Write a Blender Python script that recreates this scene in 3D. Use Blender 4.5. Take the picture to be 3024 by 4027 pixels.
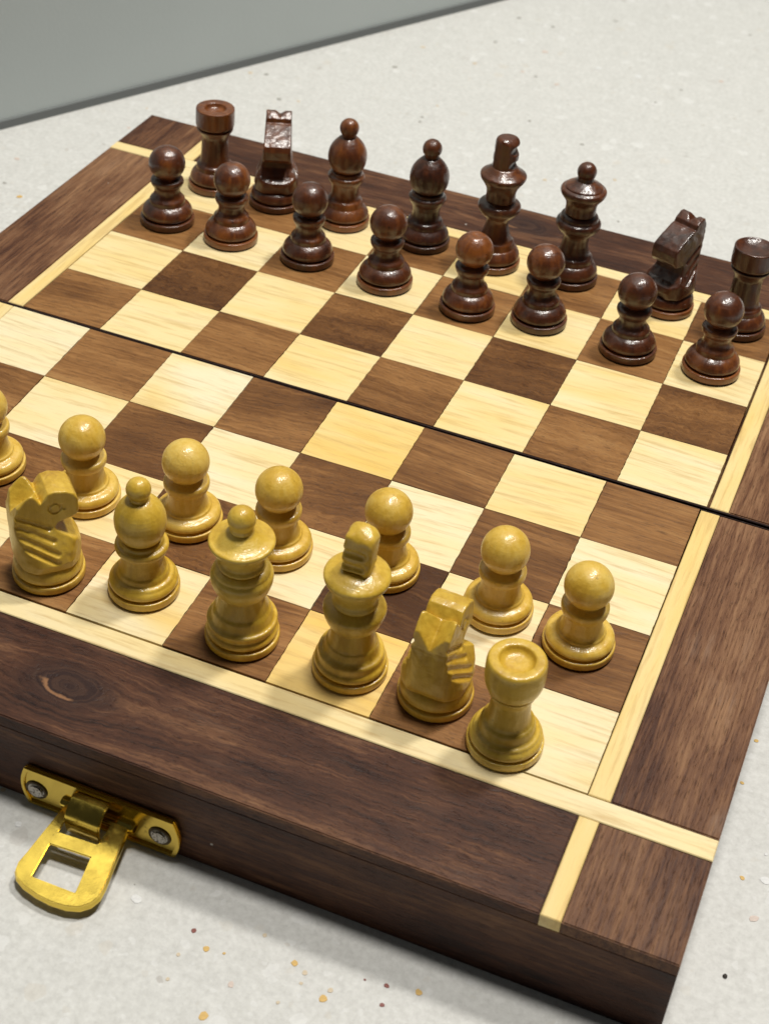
import bpy, bmesh, math, random
import numpy as np
from mathutils import Matrix, Vector, Euler

for o in list(bpy.data.objects):
    bpy.data.objects.remove(o)
U = 0.025                       # one chess square, metres
S = bpy.context.scene
COL = S.collection
rnd = random.Random(7)

# ------------------------------------------------------------------ camera
cam = bpy.data.cameras.new('camera')
cam.sensor_fit = 'HORIZONTAL'; cam.sensor_width = 36.0
cam.lens = 6352.64 / 3024 * 36
cam.clip_start = 0.02; cam.clip_end = 20
co = bpy.data.objects.new('camera', cam); COL.objects.link(co)
RW = [[0.9247, 0.3746, 0.0676], [0.2897, -0.5774, -0.7634], [-0.247, 0.7255, -0.6424]]
rx, ry, rz = Vector(RW[0]).normalized(), -Vector(RW[1]).normalized(), -Vector(RW[2]).normalized()
m = Matrix((rx, ry, rz)).transposed().to_4x4()
m.translation = Vector((9.0859, -9.1277, 11.463)) * U
co.matrix_world = m
cam.dof.use_dof = True
cam.dof.focus_distance = 15.8 * U
cam.dof.aperture_fstop = 42
S.camera = co

# ------------------------------------------------------------------ room light
w = bpy.data.worlds.new('World'); S.world = w; w.use_nodes = True
bg = w.node_tree.nodes['Background']
bg.inputs['Color'].default_value = (0.93, 0.96, 1.0, 1)
bg.inputs['Strength'].default_value = 0.035

def ceiling_lamp(name, loc, power, size, col=(1.0, 0.965, 0.90)):
    l = bpy.data.lights.new(name, 'AREA'); l.shape = 'DISK'; l.size = size
    l.energy = power; l.color = col
    o = bpy.data.objects.new(name, l); COL.objects.link(o)
    o.location = loc
    d = Vector((0.11, 0.10, 0)) - Vector(loc)
    o.rotation_euler = d.to_track_quat('-Z', 'Y').to_euler()
    return o
ceiling_lamp('ceiling_lamp', (0.11 + 0.25 * 1.25, 0.08 + 0.33 * 1.25, 1.28), 10.6, 0.14)
ceiling_lamp('ceiling_lamp', (0.11 + 0.07 * 1.4, 0.08 + 0.02 * 1.4, 1.45), 13.8, 0.20)

S.view_settings.view_transform = 'Standard'
S.view_settings.look = 'None'
S.view_settings.exposure = 0.0
S.view_settings.gamma = 1.0

# ------------------------------------------------------------------ helpers
def tag(o, label, cat, group=None, kind=None):
    o['label'] = label; o['category'] = cat
    if group: o['group'] = group
    if kind: o['kind'] = kind
    return o

def link(name, me, mat=None, parent=None):
    o = bpy.data.objects.new(name, me); COL.objects.link(o)
    if parent is not None: o.parent = parent
    if mat is not None and me is not None and len(me.materials) == 0: me.materials.append(mat)
    return o

def empty(name, mw):
    o = bpy.data.objects.new(name, None); COL.objects.link(o)
    o.matrix_world = mw; o.empty_display_size = 0.01
    return o

def mesh(name, v, f, smooth=False):
    me = bpy.data.meshes.new(name); me.from_pydata([tuple(p) for p in v], [], f); me.update()
    if smooth: me.polygons.foreach_set('use_smooth', [True] * len(me.polygons))
    return me

class G:
    """small node-graph writer"""
    def __init__(s, name):
        s.m = bpy.data.materials.new(name); s.m.use_nodes = True
        s.nt = s.m.node_tree; s.nt.nodes.clear()
        s.out = s.nt.nodes.new('ShaderNodeOutputMaterial')
        s.p = s.nt.nodes.new('ShaderNodeBsdfPrincipled')
        s.nt.links.new(s.p.outputs[0], s.out.inputs[0])
    def n(s, t, **kw):
        nd = s.nt.nodes.new('ShaderNode' + t)
        for k, v in kw.items():
            if k == 'i':
                for kk, vv in v.items(): s.set(nd.inputs[kk], vv)
            else: setattr(nd, k, v)
        return nd
    def set(s, sock, v):
        if isinstance(v, bpy.types.NodeSocket): s.nt.links.new(v, sock)
        else: sock.default_value = v
    def math(s, op, a, b=0.0, c=0.0, clamp=False):
        nd = s.n('Math', operation=op, i={0: a, 1: b, 2: c}); nd.use_clamp = clamp; return nd.outputs[0]
    def vm(s, op, a, b=(0, 0, 0)):
        nd = s.n('VectorMath', operation=op, i={0: a}); 
        if op == 'SCALE': s.set(nd.inputs['Scale'], b)
        elif op != 'LENGTH': s.set(nd.inputs[1], b)
        return nd.outputs['Value'] if op in ('LENGTH', 'DISTANCE') else nd.outputs[0]
    def noise(s, vec, scale=1.0, detail=4.0, rough=0.55, dist=0.0):
        return s.n('TexNoise', i={'Vector': vec, 'Scale': scale, 'Detail': detail, 'Roughness': rough, 'Distortion': dist}).outputs[0]
    def ramp(s, fac, pts):
        nd = s.n('ValToRGB', i={0: fac}); cr = nd.color_ramp
        while len(cr.elements) > 1: cr.elements.remove(cr.elements[-1])
        for k, (p, c) in enumerate(pts):
            e = cr.elements[0] if k == 0 else cr.elements.new(p)
            e.position = p; e.color = (*c, 1) if len(c) == 3 else c
        return nd.outputs[0]
    def mix(s, f, a, b, blend='MIX'):
        nd = s.n('Mix', data_type='RGBA', blend_type=blend)
        s.set(nd.inputs[0], f); s.set(nd.inputs[6], a); s.set(nd.inputs[7], b); return nd.outputs[2]
    def attr(s, name):
        return s.n('Attribute', attribute_type='OBJECT', attribute_name=name).outputs['Fac']
    def bump(s, h, strength, dist):
        return s.n('Bump', i={'Height': h, 'Strength': strength, 'Distance': dist}).outputs[0]
    def band(s, x, lo, hi, soft):
        a = s.n('MapRange', interpolation_type='SMOOTHSTEP', i={0: x, 1: lo, 2: lo + soft}).outputs[0]
        b = s.n('MapRange', interpolation_type='SMOOTHSTEP', i={0: x, 1: hi, 2: hi + soft}).outputs[0]
        return s.math('SUBTRACT', a, b, clamp=True)
    def coords(s):
        """object coordinates in chess squares, turned by 'ang' and shifted by 'seed'"""
        tc = s.n('TexCoord').outputs['Object']
        p = s.vm('SCALE', tc, 1 / U)
        rot = s.n('VectorRotate', rotation_type='Z_AXIS', i={'Vector': p, 'Angle': s.attr('ang')}).outputs[0]
        sd = s.vm('SCALE', s.n('CombineXYZ', i={0: 17.3, 1: 9.1, 2: 5.7}).outputs[0], s.attr('seed'))
        return p, s.vm('ADD', rot, sd)

# ------------------------------------------------------------------ wood materials
def wood_light():
    g = G('pale_maple')
    p, q = g.coords()
    band = g.noise(g.vm('MULTIPLY', q, (0.55, 3.6, 2)), 1.0, 3, 0.5, 0.4)
    streak = g.noise(g.vm('MULTIPLY', q, (1.3, 17, 12)), 1.0, 5, 0.6, 0.25)
    fine = g.noise(g.vm('MULTIPLY', q, (5, 70, 50)), 1.0, 3, 0.6)
    blot = g.noise(g.vm('MULTIPLY', q, (0.5, 0.9, 1)), 1.0, 2, 0.5, 0.6)
    var = g.attr('var')
    t = g.math('ADD', g.attr('tone'), g.math('MULTIPLY', g.math('SUBTRACT', blot, 0.5), g.math('MULTIPLY', var, 2.6)))
    t = g.math('ADD', t, g.math('MULTIPLY', g.math('SUBTRACT', band, 0.5), 0.75), clamp=True)
    c = g.ramp(t, [(0.0, (0.80, 0.71, 0.48)), (0.35, (0.80, 0.655, 0.35)), (0.65, (0.78, 0.585, 0.24)), (1.0, (0.76, 0.50, 0.125))])
    sm = g.n('MapRange', i={0: streak, 1: 0.50, 2: 0.72}).outputs[0]
    c = g.mix(g.math('MULTIPLY', sm, 0.55), c, (0.47, 0.28, 0.085, 1))
    fm = g.n('MapRange', i={0: fine, 1: 0.56, 2: 0.74}).outputs[0]
    c = g.mix(g.math('MULTIPLY', fm, 0.20), c, (0.33, 0.19, 0.07, 1))
    g.set(g.p.inputs['Base Color'], c)
    g.set(g.p.inputs['Roughness'], 0.42)
    g.set(g.p.inputs['Specular IOR Level'], 0.35)
    h = g.math('ADD', g.math('MULTIPLY', fine, 0.6), streak)
    g.set(g.p.inputs['Normal'], g.bump(h, 0.12, 0.0004))
    return g.m

def wood_dark(name, cols, pore=0.6, border=False):
    g = G(name)
    p, q = g.coords()
    sw = g.attr('swirl')
    warp = g.n('TexNoise', i={'Vector': q, 'Scale': 7.0, 'Detail': 3.0}).outputs['Color']
    wv = g.vm('SCALE', g.vm('SUBTRACT', warp, (0.5, 0.5, 0.5)), g.math('MULTIPLY', sw, 0.28))
    q = g.vm('ADD', q, wv)
    if border:
        k = g.n('CombineXYZ', i={0: g.attr('kx'), 1: g.attr('ky'), 2: 0.0}).outputs[0]
        dv = g.vm('MULTIPLY', g.vm('SUBTRACT', p, k), (0.62, 1.2, 0.0))
        wob = g.noise(p, 6.0, 4)
        d = g.math('ADD', g.vm('LENGTH', dv), g.math('MULTIPLY', g.math('SUBTRACT', wob, 0.5), 0.10))
        kw = g.math('POWER', 2.718, g.math('MULTIPLY', g.math('MULTIPLY', d, d), -7.0))
        pull = g.vm('SCALE', g.vm('MULTIPLY', dv, (0, 1, 0)), g.math('MULTIPLY', kw, -0.75))
        q = g.vm('ADD', q, pull)
    band = g.noise(g.vm('MULTIPLY', q, (0.30, 2.4, 2)), 1.0, 3, 0.5, 0.12)
    streak = g.noise(g.vm('MULTIPLY', q, (1.5, 26, 16)), 1.0, 6, 0.68, 0.08)
    fine = g.noise(g.vm('MULTIPLY', q, (7, 60, 45)), 1.0, 3, 0.65)
    blot = g.noise(q, 1.1, 3, 0.55)
    t = g.math('ADD', g.math('MULTIPLY', g.math('SUBTRACT', band, 0.5), 0.62 if border else 0.55), g.math('ADD', g.math('MULTIPLY', g.math('SUBTRACT', streak, 0.5), 0.75 if border else 0.6), 0.5))
    t = g.math('ADD', t, g.math('MULTIPLY', g.math('SUBTRACT', g.attr('tone'), 0.5), 0.50))
    t = g.math('ADD', t, g.math('MULTIPLY', g.math('SUBTRACT', blot, 0.5), 0.30))
    c = g.ramp(t, [(0.22, cols[0]), (0.45, cols[1]), (0.60, cols[2]), (0.80, cols[3])])
    fm = g.n('MapRange', i={0: fine, 1: 0.54, 2: 0.70}).outputs[0]
    c = g.mix(g.math('MULTIPLY', fm, pore), c, tuple(x * 0.35 for x in cols[0]) + (1,))
    if border:
        ring = g.noise(g.n('CombineXYZ', i={0: g.math('MULTIPLY', d, 17.0), 1: 0.0, 2: 0.0}).outputs[0], 1.0, 3)
        c = g.mix(g.math('MULTIPLY', g.band(d, -1.0, 0.14, 0.26), 0.86), c, (0.022, 0.010, 0.009, 1))
        c = g.mix(g.math('MULTIPLY', kw, g.math('MULTIPLY', g.band(ring, 0.46, 0.60, 0.10), 0.20)), c, (0.14, 0.07, 0.038, 1))
        # open crack of a knot: a pale crescent on one side
        dn = g.vm('NORMALIZE', dv)
        dot = g.n('VectorMath', operation='DOT_PRODUCT', i={0: dn, 1: (-0.55, -0.83, 0)}).outputs['Value']
        cr = g.math('MULTIPLY', g.band(d, 0.135, 0.165, 0.02), g.band(g.math('ADD', dot, g.attr('kopen')), 0.75, 9.0, 0.2))
        c = g.mix(g.math('MULTIPLY', cr, 0.75), c, (0.30, 0.15, 0.07, 1))
        # worn, dusty lacquer
        wn = g.noise(g.vm('MULTIPLY', q, (0.9, 9.0, 1)), 1.0, 6, 0.75)
        wm = g.math('MULTIPLY', g.math('MULTIPLY', g.band(wn, 0.46, 9.0, 0.25), g.band(blot, 0.46, 9.0, 0.2)), g.attr('wear'))
        c = g.mix(wm, c, (0.25, 0.175, 0.13, 1))
        vo = g.n('TexVoronoi', i={'Vector': p, 'Scale': 2.1})
        sp = g.math('LESS_THAN', vo.outputs['Distance'], g.math('MULTIPLY', g.n('SeparateColor', i={0: vo.outputs['Color']}).outputs[0], 0.035))
        c = g.mix(g.math('MULTIPLY', sp, 0.75), c, (0.6, 0.57, 0.52, 1))
    g.set(g.p.inputs['Base Color'], c)
    rg = g.n('MapRange', i={0: streak, 1: 0.3, 2: 0.7, 3: 0.40, 4: 0.60}).outputs[0]
    g.set(g.p.inputs['Roughness'], rg)
    g.set(g.p.inputs['Specular IOR Level'], 0.20)
    h = g.math('SUBTRACT', g.math('MULTIPLY', streak, 0.8), fm)
    g.set(g.p.inputs['Normal'], g.bump(h, 0.28, 0.00035))
    return g.m

M_LIGHT = wood_light()
M_DARK = wood_dark('brown_rosewood', [(0.062, 0.023, 0.007), (0.168, 0.073, 0.022), (0.275, 0.131, 0.043), (0.38, 0.21, 0.078)], 0.45)
M_BORDER = wood_dark('border_rosewood', [(0.016, 0.0055, 0.0040), (0.072, 0.028, 0.0145), (0.155, 0.071, 0.034), (0.28, 0.15, 0.075)], 0.55, True)

def piece_wood(name, lo, mid, hi, groove, rough, coat):
    g = G(name)
    tc = g.n('TexCoord').outputs['Object']
    p = g.vm('SCALE', tc, 1 / U)
    sd = g.vm('SCALE', g.n('CombineXYZ', i={0: 13.7, 1: 7.9, 2: 3.3}).outputs[0], g.attr('seed'))
    q = g.vm('ADD', p, sd)
    big = g.noise(g.vm('MULTIPLY', q, (2.2, 2.2, 1.1)), 1.0, 4, 0.55, 0.5)
    grain = g.noise(g.vm('MULTIPLY', q, (16, 16, 1.6)), 1.0, 4, 0.6, 0.3)
    fleck = g.noise(q, 26.0, 3, 0.6)
    t = g.math('ADD', g.math('MULTIPLY', big, 0.60), g.math('MULTIPLY', grain, 0.40))
    t = g.math('ADD', t, g.math('MULTIPLY', g.math('SUBTRACT', g.attr('tone'), 0.5), 0.5))
    c = g.ramp(t, [(0.30, lo), (0.49, mid), (0.68, hi)])
    fm = g.n('MapRange', i={0: fleck, 1: 0.60, 2: 0.75}).outputs[0]
    c = g.mix(g.math('MULTIPLY', fm, groove), c, tuple(x * 0.45 for x in lo) + (1,))
    spot = g.n('TexVoronoi', i={'Vector': q, 'Scale': 5.5})
    sp = g.math('LESS_THAN', spot.outputs['Distance'], g.math('MULTIPLY', g.n('SeparateColor', i={0: spot.outputs['Color']}).outputs[0], 0.075))
    c = g.mix(g.math('MULTIPLY', sp, groove * 1.6), c, tuple(x * 0.2 for x in lo) + (1,))
    g.set(g.p.inputs['Base Color'], c)
    g.set(g.p.inputs['Roughness'], rough)
    g.set(g.p.inputs['Coat Weight'], coat)
    g.set(g.p.inputs['Coat Roughness'], 0.13)
    lump = g.noise(q, 5.0, 3, 0.5)
    h = g.math('ADD', g.math('MULTIPLY', lump, 1.0), g.math('MULTIPLY', grain, 0.35))
    h = g.math('ADD', h, g.math('MULTIPLY', fleck, 0.09))
    zz = g.n('SeparateXYZ', i={0: p}).outputs[2]
    ln = g.noise(g.n('CombineXYZ', i={0: 0.0, 1: g.attr('seed'), 2: g.math('MULTIPLY', zz, 45.0)}).outputs[0], 1.0, 3, 0.7)
    h = g.math('ADD', h, g.math('MULTIPLY', ln, 0.16))
    bm = g.bump(h, 0.38, 0.0011)
    g.set(g.p.inputs['Normal'], bm)
    g.set(g.p.inputs['Coat Normal'], bm)
    return g.m

M_WHITE = piece_wood('yellow_boxwood', (0.45, 0.255, 0.016), (0.625, 0.40, 0.040), (0.72, 0.51, 0.095), 0.24, 0.42, 0.40)
M_PAWN = piece_wood('warm_boxwood', (0.47, 0.260, 0.018), (0.64, 0.400, 0.048), (0.74, 0.52, 0.12), 0.24, 0.42, 0.40)
M_BROWN = piece_wood('stained_rosewood', (0.026, 0.0058, 0.0017), (0.090, 0.0225, 0.0045), (0.22, 0.066, 0.010), 0.45, 0.38, 0.6)

def plain(name, col, rough, metal=0.0):
    g = G(name); g.set(g.p.inputs['Base Color'], (*col, 1)); g.set(g.p.inputs['Roughness'], rough); g.set(g.p.inputs['Metallic'], metal)
    return g
def pad_black():
    g = plain('matt_black', (0.012, 0.010, 0.009), 0.95)
    tc = g.n('TexCoord').outputs['Object']
    g.set(g.p.inputs['Normal'], g.bump(g.noise(tc, 4000, 2), 0.4, 0.0003)); return g.m
M_PAD = pad_black()
def brass():
    g = plain('worn_brass', (0.72, 0.50, 0.08), 0.2, 1.0)
    tc = g.n('TexCoord').outputs['Object']
    a = g.noise(tc, 260, 5, 0.65); b = g.noise(tc, 900, 4, 0.6)
    g.set(g.p.inputs['Base Color'], g.mix(g.band(a, 0.64, 9.0, 0.12), (0.78, 0.56, 0.10, 1), (0.20, 0.12, 0.02, 1)))
    g.set(g.p.inputs['Roughness'], g.n('MapRange', i={0: a, 1: 0.35, 2: 0.7, 3: 0.12, 4: 0.27}).outputs[0])
    g.set(g.p.inputs['Normal'], g.bump(g.math('ADD', a, g.math('MULTIPLY', b, 0.3)), 0.06, 0.0005)); return g.m
M_BRASS = brass()
def steel():
    g = plain('tarnished_steel', (0.42, 0.39, 0.34), 0.32, 1.0)
    tc = g.n('TexCoord').outputs['Object']
    a = g.noise(tc, 1500, 3)
    g.set(g.p.inputs['Base Color'], g.mix(g.band(a, 0.5, 9.0, 0.15), (0.5, 0.47, 0.42, 1), (0.10, 0.08, 0.06, 1)))
    g.set(g.p.inputs['Normal'], g.bump(a, 0.4, 0.0004)); return g.m
M_STEEL = steel()

def terrazzo():
    g = G('pale_terrazzo')
    tc = g.n('TexCoord').outputs['Object']
    p = g.vm('SCALE', tc, 1 / U)
    big = g.noise(p, 0.35, 3, 0.5)
    mid = g.noise(p, 4.2, 4, 0.6)
    fine = g.noise(p, 15.0, 4, 0.7)
    t = g.math('ADD', g.math('MULTIPLY', mid, 0.28), g.math('MULTIPLY', fine, 0.72))
    c = g.ramp(t, [(0.34, (0.50, 0.498, 0.475)), (0.50, (0.58, 0.579, 0.556)), (0.64, (0.645, 0.645, 0.622))])
    wp = g.vm('ADD', p, g.vm('SCALE', g.n('TexNoise', i={'Vector': p, 'Scale': 7.0, 'Detail': 2.0}).outputs['Color'], 0.16))
    for sc, thr, cols in ((3.1, 0.20, [(0.0, (0.78, 0.785, 0.78)), (0.45, (0.74, 0.74, 0.725)), (0.5, (0.50, 0.49, 0.46)), (0.8, (0.55, 0.50, 0.42)), (0.93, (0.60, 0.54, 0.45)), (0.97, (0.40, 0.37, 0.34))]),
                          (7.5, 0.23, [(0.0, (0.73, 0.735, 0.73)), (0.5, (0.50, 0.495, 0.47)), (0.75, (0.56, 0.53, 0.47)), (0.94, (0.42, 0.36, 0.29)), (0.975, (0.26, 0.22, 0.19))])):
        v = g.n('TexVoronoi', i={'Vector': wp, 'Scale': sc})
        sep = g.n('SeparateColor', i={0: v.outputs['Color']})
        rad = g.math('MULTIPLY', sep.outputs[1], thr * 1.6)
        mk = g.n('MapRange', interpolation_type='SMOOTHSTEP', i={0: v.outputs['Distance'], 1: rad, 2: g.math('SUBTRACT', rad, 0.045), 3: 0.0, 4: 1.0}).outputs[0]
        nd = g.n('ValToRGB', i={0: sep.outputs[0]}); cr = nd.color_ramp; cr.interpolation = 'CONSTANT'
        for k, (pp, cc) in enumerate(cols):
            e = cr.elements[k] if k < 2 else cr.elements.new(pp)
            e.position = pp; e.color = (*cc, 1)
        c = g.mix(g.math('MULTIPLY', mk, 0.30), c, nd.outputs[0])
    g.set(g.p.inputs['Base Color'], c)
    g.set(g.p.inputs['Roughness'], g.n('MapRange', i={0: big, 1: 0.3, 2: 0.7, 3: 0.42, 4: 0.55}).outputs[0])
    g.set(g.p.inputs['Specular IOR Level'], 0.4)
    g.set(g.p.inputs['Normal'], g.bump(fine, 0.05, 0.0003))
    return g.m
M_TABLE = terrazzo()
def wallpaint():
    g = G('grey_wall_paint')
    tc = g.n('TexCoord').outputs['Object']
    a = g.noise(tc, 9, 4); b = g.noise(tc, 700, 3)
    g.set(g.p.inputs['Base Color'], g.ramp(a, [(0.3, (0.47, 0.515, 0.51)), (0.7, (0.50, 0.545, 0.54))]))
    g.set(g.p.inputs['Roughness'], 0.5)
    g.set(g.p.inputs['Normal'], g.bump(b, 0.15, 0.0005)); return g.m
M_WALL = wallpaint()

# ------------------------------------------------------------------ setting: tabletop and wall
def slab(x0, x1, y0, y1, z0, z1):
    v = [(x, y, z) for z in (z0, z1) for y in (y0, y1) for x in (x0, x1)]
    return mesh('slab', v, [(0, 2, 3, 1), (4, 5, 7, 6), (0, 1, 5, 4), (2, 6, 7, 3), (0, 4, 6, 2), (1, 3, 7, 5)])
table = link('tabletop', slab(-1.2, 1.6, -0.9, 1.6, -0.03, 0.0), M_TABLE)
tag(table, 'pale speckled terrazzo tabletop under the chessboard', 'tabletop', kind='structure')
# wall foot line measured on the table plane
wa, wb = Vector((-3.781, 9.4434, 0)) * U, Vector((1.1929, 17.9755, 0)) * U
wd = (wb - wa).normalized(); wn = Vector((wd.y, -wd.x, 0))      # towards the board
wm = Matrix((wd, -wn, Vector((0, 0, 1)))).transposed().to_4x4(); wm.translation = wa
wall = link('wall', slab(-1.0, 1.3, 0.0, 0.03, 0.0025, 0.7), M_WALL); wall.matrix_world = wm
tag(wall, 'plain grey wall rising behind the tabletop', 'wall', kind='structure')
g = plain('wall_foot_shade', (0.16, 0.17, 0.17), 0.7)
shade_strip = link('foot_shade_strip', slab(-1.0, 1.3, -0.0008, 0.02, 0.0, 0.0032), g.m, wall)  # dark strip added to draw the contact shadow along the wall foot

# ------------------------------------------------------------------ the chessboard
LO = ({1: (-.0162, 0), 2: (.0087, .0019), 3: (.0015, .0007), 4: (-.0088, -.0005), 5: (.0094, -.0041), 6: (.0083, -.0025), 7: (.0119, -.0029), 8: (-.0023, -.0014)},
      {0: (.0109, -.0011), 1: (-.0078, -.0002), 2: (.0159, .002), 3: (.022, .0078), 4: (-.022, .0018)})
UP = ({0: (.0068, -.0003), 1: (-.0114, -.0008), 2: (-.0047, -.005), 3: (.0015, -.0065), 4: (-.0006, -.0016), 5: (-.0084, -.0043), 6: (.0004, .0005), 7: (.0147, -.0064), 8: (-.0188, .0016)},
      {4: (-.001, -.0003), 5: (-.0174, .0024), 6: (.0073, -.0024), 7: (.0198, .0001)})
def gp(tab, i, j, ym):
    a = tab[0].get(i, (0, 0)); b = tab[1].get(j, (0, 0))
    return (i + a[0] + a[1] * (j - ym), j + b[0] + b[1] * (i - 4))

def frame(o, ex, ey, n):
    mm = Matrix((Vector(ex), Vector(ey), Vector(n))).transposed().to_4x4(); mm.translation = Vector(o) * U; return mm
nlo = Vector((0, -0.0323, 0.9995)).normalized(); ylo = Vector((0, 0.9995, 0.0323)).normalized()
F_LO = frame((0, -0.034, 1.0715), (1, 0, 0), ylo, nlo)
nup = Vector((-0.0022, 0.0298, 0.9996)).normalized()
exu = Vector((1, 0.0019, 0.0021)); exu = (exu - nup * exu.dot(nup)).normalized(); eyu = nup.cross(exu)
o_up = Vector((0.0686, 4.0096, 1.1779)) - eyu * 4
F_UP = frame(o_up, exu, eyu, nup)

board = empty('folding_chessboard', Matrix.Translation(Vector((4, 4, 0)) * U))
tag(board, 'folding wooden chessboard with dark rosewood border, pale inlay lines and brass latch', 'chessboard')
INV = Matrix.Translation(-Vector((4, 4, 0)) * U)
TH = 0.14          # thickness of the top layer
H = 1.03

def bevel_box(x0, x1, y0, y1, z0, z1, bev, seg=1):
    bm = bmesh.new()
    v = [bm.verts.new((x * U, y * U, z * U)) for z in (z0, z1) for y in (y0, y1) for x in (x0, x1)]
    for q in [(0, 2, 3, 1), (4, 5, 7, 6), (0, 1, 5, 4), (2, 6, 7, 3), (0, 4, 6, 2), (1, 3, 7, 5)]:
        bm.faces.new([v[k] for k in q])
    if bev > 0:
        bmesh.ops.bevel(bm, geom=[e for e in bm.edges if all(v.co.z > (z1 - 1e-4) * U for v in e.verts)], offset=bev * U, segments=seg, affect='EDGES')
    me = bpy.data.meshes.new('box'); bm.to_mesh(me); bm.free(); return me

def wprops(o, seed, tone, ang=0.0, **kw):
    d = dict(seed=seed, tone=tone, ang=ang, swirl=0.0, var=0.0, wear=0.0, kx=100.0, ky=100.0, kopen=0.0)
    d.update(kw)
    for k, v in d.items(): o[k] = float(v)

def half(name, F, ysign, xl, xr, ye, s_strip, bw, fold):
    """carcass: one hollow-box half of the folding case"""
    ya, yb = (ye, fold) if ysign < 0 else (fold, ye)
    i = 0.003
    o = link('case_half', bevel_box(xl + i, xr - i, ya + (i if ysign < 0 else .035), yb - (i if ysign > 0 else .035), -H, -TH - 0.001, 0.012), M_BORDER, board)
    o.matrix_parent_inverse = Matrix.Identity(4); o.matrix_local = INV @ F
    wprops(o, 3.3 + ysign, 0.36)
    return o
near = half('near', F_LO, -1, -1.138, 9.138, -1.30, .238, 1.062, 3.972)
far = half('far', F_UP, 1, -1.139, 9.139, 9.182, .2136, .9687, 4.0)

def piece_box(name, par, x0, x1, y0, y1, mat, seed, tone, ang=0.0, z=0.0, bev=0.008, seg=1, **kw):
    e = 0.003
    o = link(name, bevel_box(x0 + e, x1 - e, y0 + e, y1 - e, -TH, z, bev, seg), mat, par)
    wprops(o, seed, tone, ang, **kw); return o
HP = math.pi / 2
for par, sg, xl, xr, ye, ys, f0 in ((near, -1, -1.138, 9.138, -1.30, -0.238, 3.975), (far, 1, -1.139, 9.139, 9.182, 8.2136, 4.0)):
    def yy(a, b): return (min(a, b), max(a, b))
    y_in = 0.0 if sg < 0 else 8.0
    # long inlay strip right across the board
    piece_box('inlay_strip', par, xl, xr, *yy(ys, y_in + 0.004 * sg), M_LIGHT, 1.7 * sg, 0.38, var=0.1, z=0.001)
    # outer border plank with a knot
    kn = dict(kx=3.50, ky=-0.76, kopen=0.25, swirl=0.25, wear=0.10) if sg < 0 else dict(kx=4.47, ky=8.76, kopen=-0.1, swirl=0.15)
    piece_box('border_plank', par, 0.0, 8.0, *yy(ye, ys), M_BORDER, 5.1 + sg, 0.34 if sg < 0 else 0.46, bev=0.011, seg=2, **kn)
    for side in (0, 1):
        xs0, xs1 = ((-0.18, 0.0) if side == 0 else (8.0, 8.18))
        piece_box('inlay_strip', par, xs0, xs1, *yy(ye, ys), M_LIGHT, 7.3 + side + sg, 0.62, HP, z=0.002)
        xb0, xb1 = ((xl, -0.18) if side == 0 else (8.18, xr))
        piece_box('corner_block', par, xb0, xb1, *yy(ye, ys), M_BORDER, 11.9 + side * 2 + sg, 0.62, HP, bev=0.011, seg=2, wear=0.22)
        xv0, xv1 = ((-0.20, -0.004) if side == 0 else (8.004, 8.205))
        piece_box('inlay_strip', par, xv0, xv1, *yy(y_in, f0), M_LIGHT, 9.9 + side + sg, 0.58, HP, var=0.15, z=0.001)
        xp0, xp1 = ((xl, -0.20) if side == 0 else (8.205, xr))
        piece_box('border_plank', par, xp0, xp1, *yy(y_in, f0), M_BORDER, 21.3 + side * 3 + sg * 1.7, 0.72 if side or sg > 0 else 0.55, HP, bev=0.011, seg=2,
                  wear=0.60 if (side and sg < 0) else 0.15)

link('edge_lath', bevel_box(-1.13, 9.13, 3.972, 3.998, -TH, -0.003, 0.004), M_BORDER, far)
link('edge_lath', bevel_box(-1.13, 9.13, 3.978, 3.992, -TH, -0.004, 0.004), M_BORDER, near)
for o in bpy.data.objects:
    if o.name.startswith('edge_lath'): wprops(o, 2.2, -0.6)
TONES = {'a4': (.05, .3), 'c4': (.45, 1.0), 'e4': (.72, .3), 'g4': (.5, .2), 'b3': (.42, .5), 'd3': (.25, .3), 'f3': (.2, .3), 'h3': (.22, .3),
         'c2': (.35, .3), 'e2': (.3, .3), 'g2': (.28, .3), 'd1': (.42, .9), 'f1': (.78, .35), 'h1': (.42, .6), 'b1': (.4, .4)}
DTONES = {'b4': (.55, .2), 'd4': (.42, .25), 'c3': (.35, .3), 'e3': (.36, .4), 'f4': (.55, .1), 'g3': (.48, .1), 'h4': (.58, .0), 'f2': (.12, .3), 'b6': (.20, 1.0),
          'd6': (.30, .8), 'f6': (.22, .6), 'h6': (.32, .9), 'c5': (.62, .2), 'a5': (.62, .2), 'e5': (.50, .3), 'g5': (.52, .4), 'a7': (.6, .2), 'c7': (.6, .2), 'e7': (.62, .1), 'g7': (.62, .1),
          'd8': (.6, .2), 'f8': (.62, .3), 'h2': (.5, .1), 'g1': (.5, .3), 'e1': (.55, .1), 'd2': (.35, .5), 'b2': (.4, .3), 'c1': (.55, .2)}
def jag(a, b, n, amp):
    """points from a to b, the cut edge a little ragged"""
    d = Vector((b[0] - a[0], b[1] - a[1])); nn = Vector((-d.y, d.x))
    pts = []
    for k in range(n):
        t = k / n
        j = 0 if k == 0 else rnd.gauss(0, amp)
        pts.append((a[0] + d.x * t + nn.x * j, a[1] + d.y * t + nn.y * j))
    return pts
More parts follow.
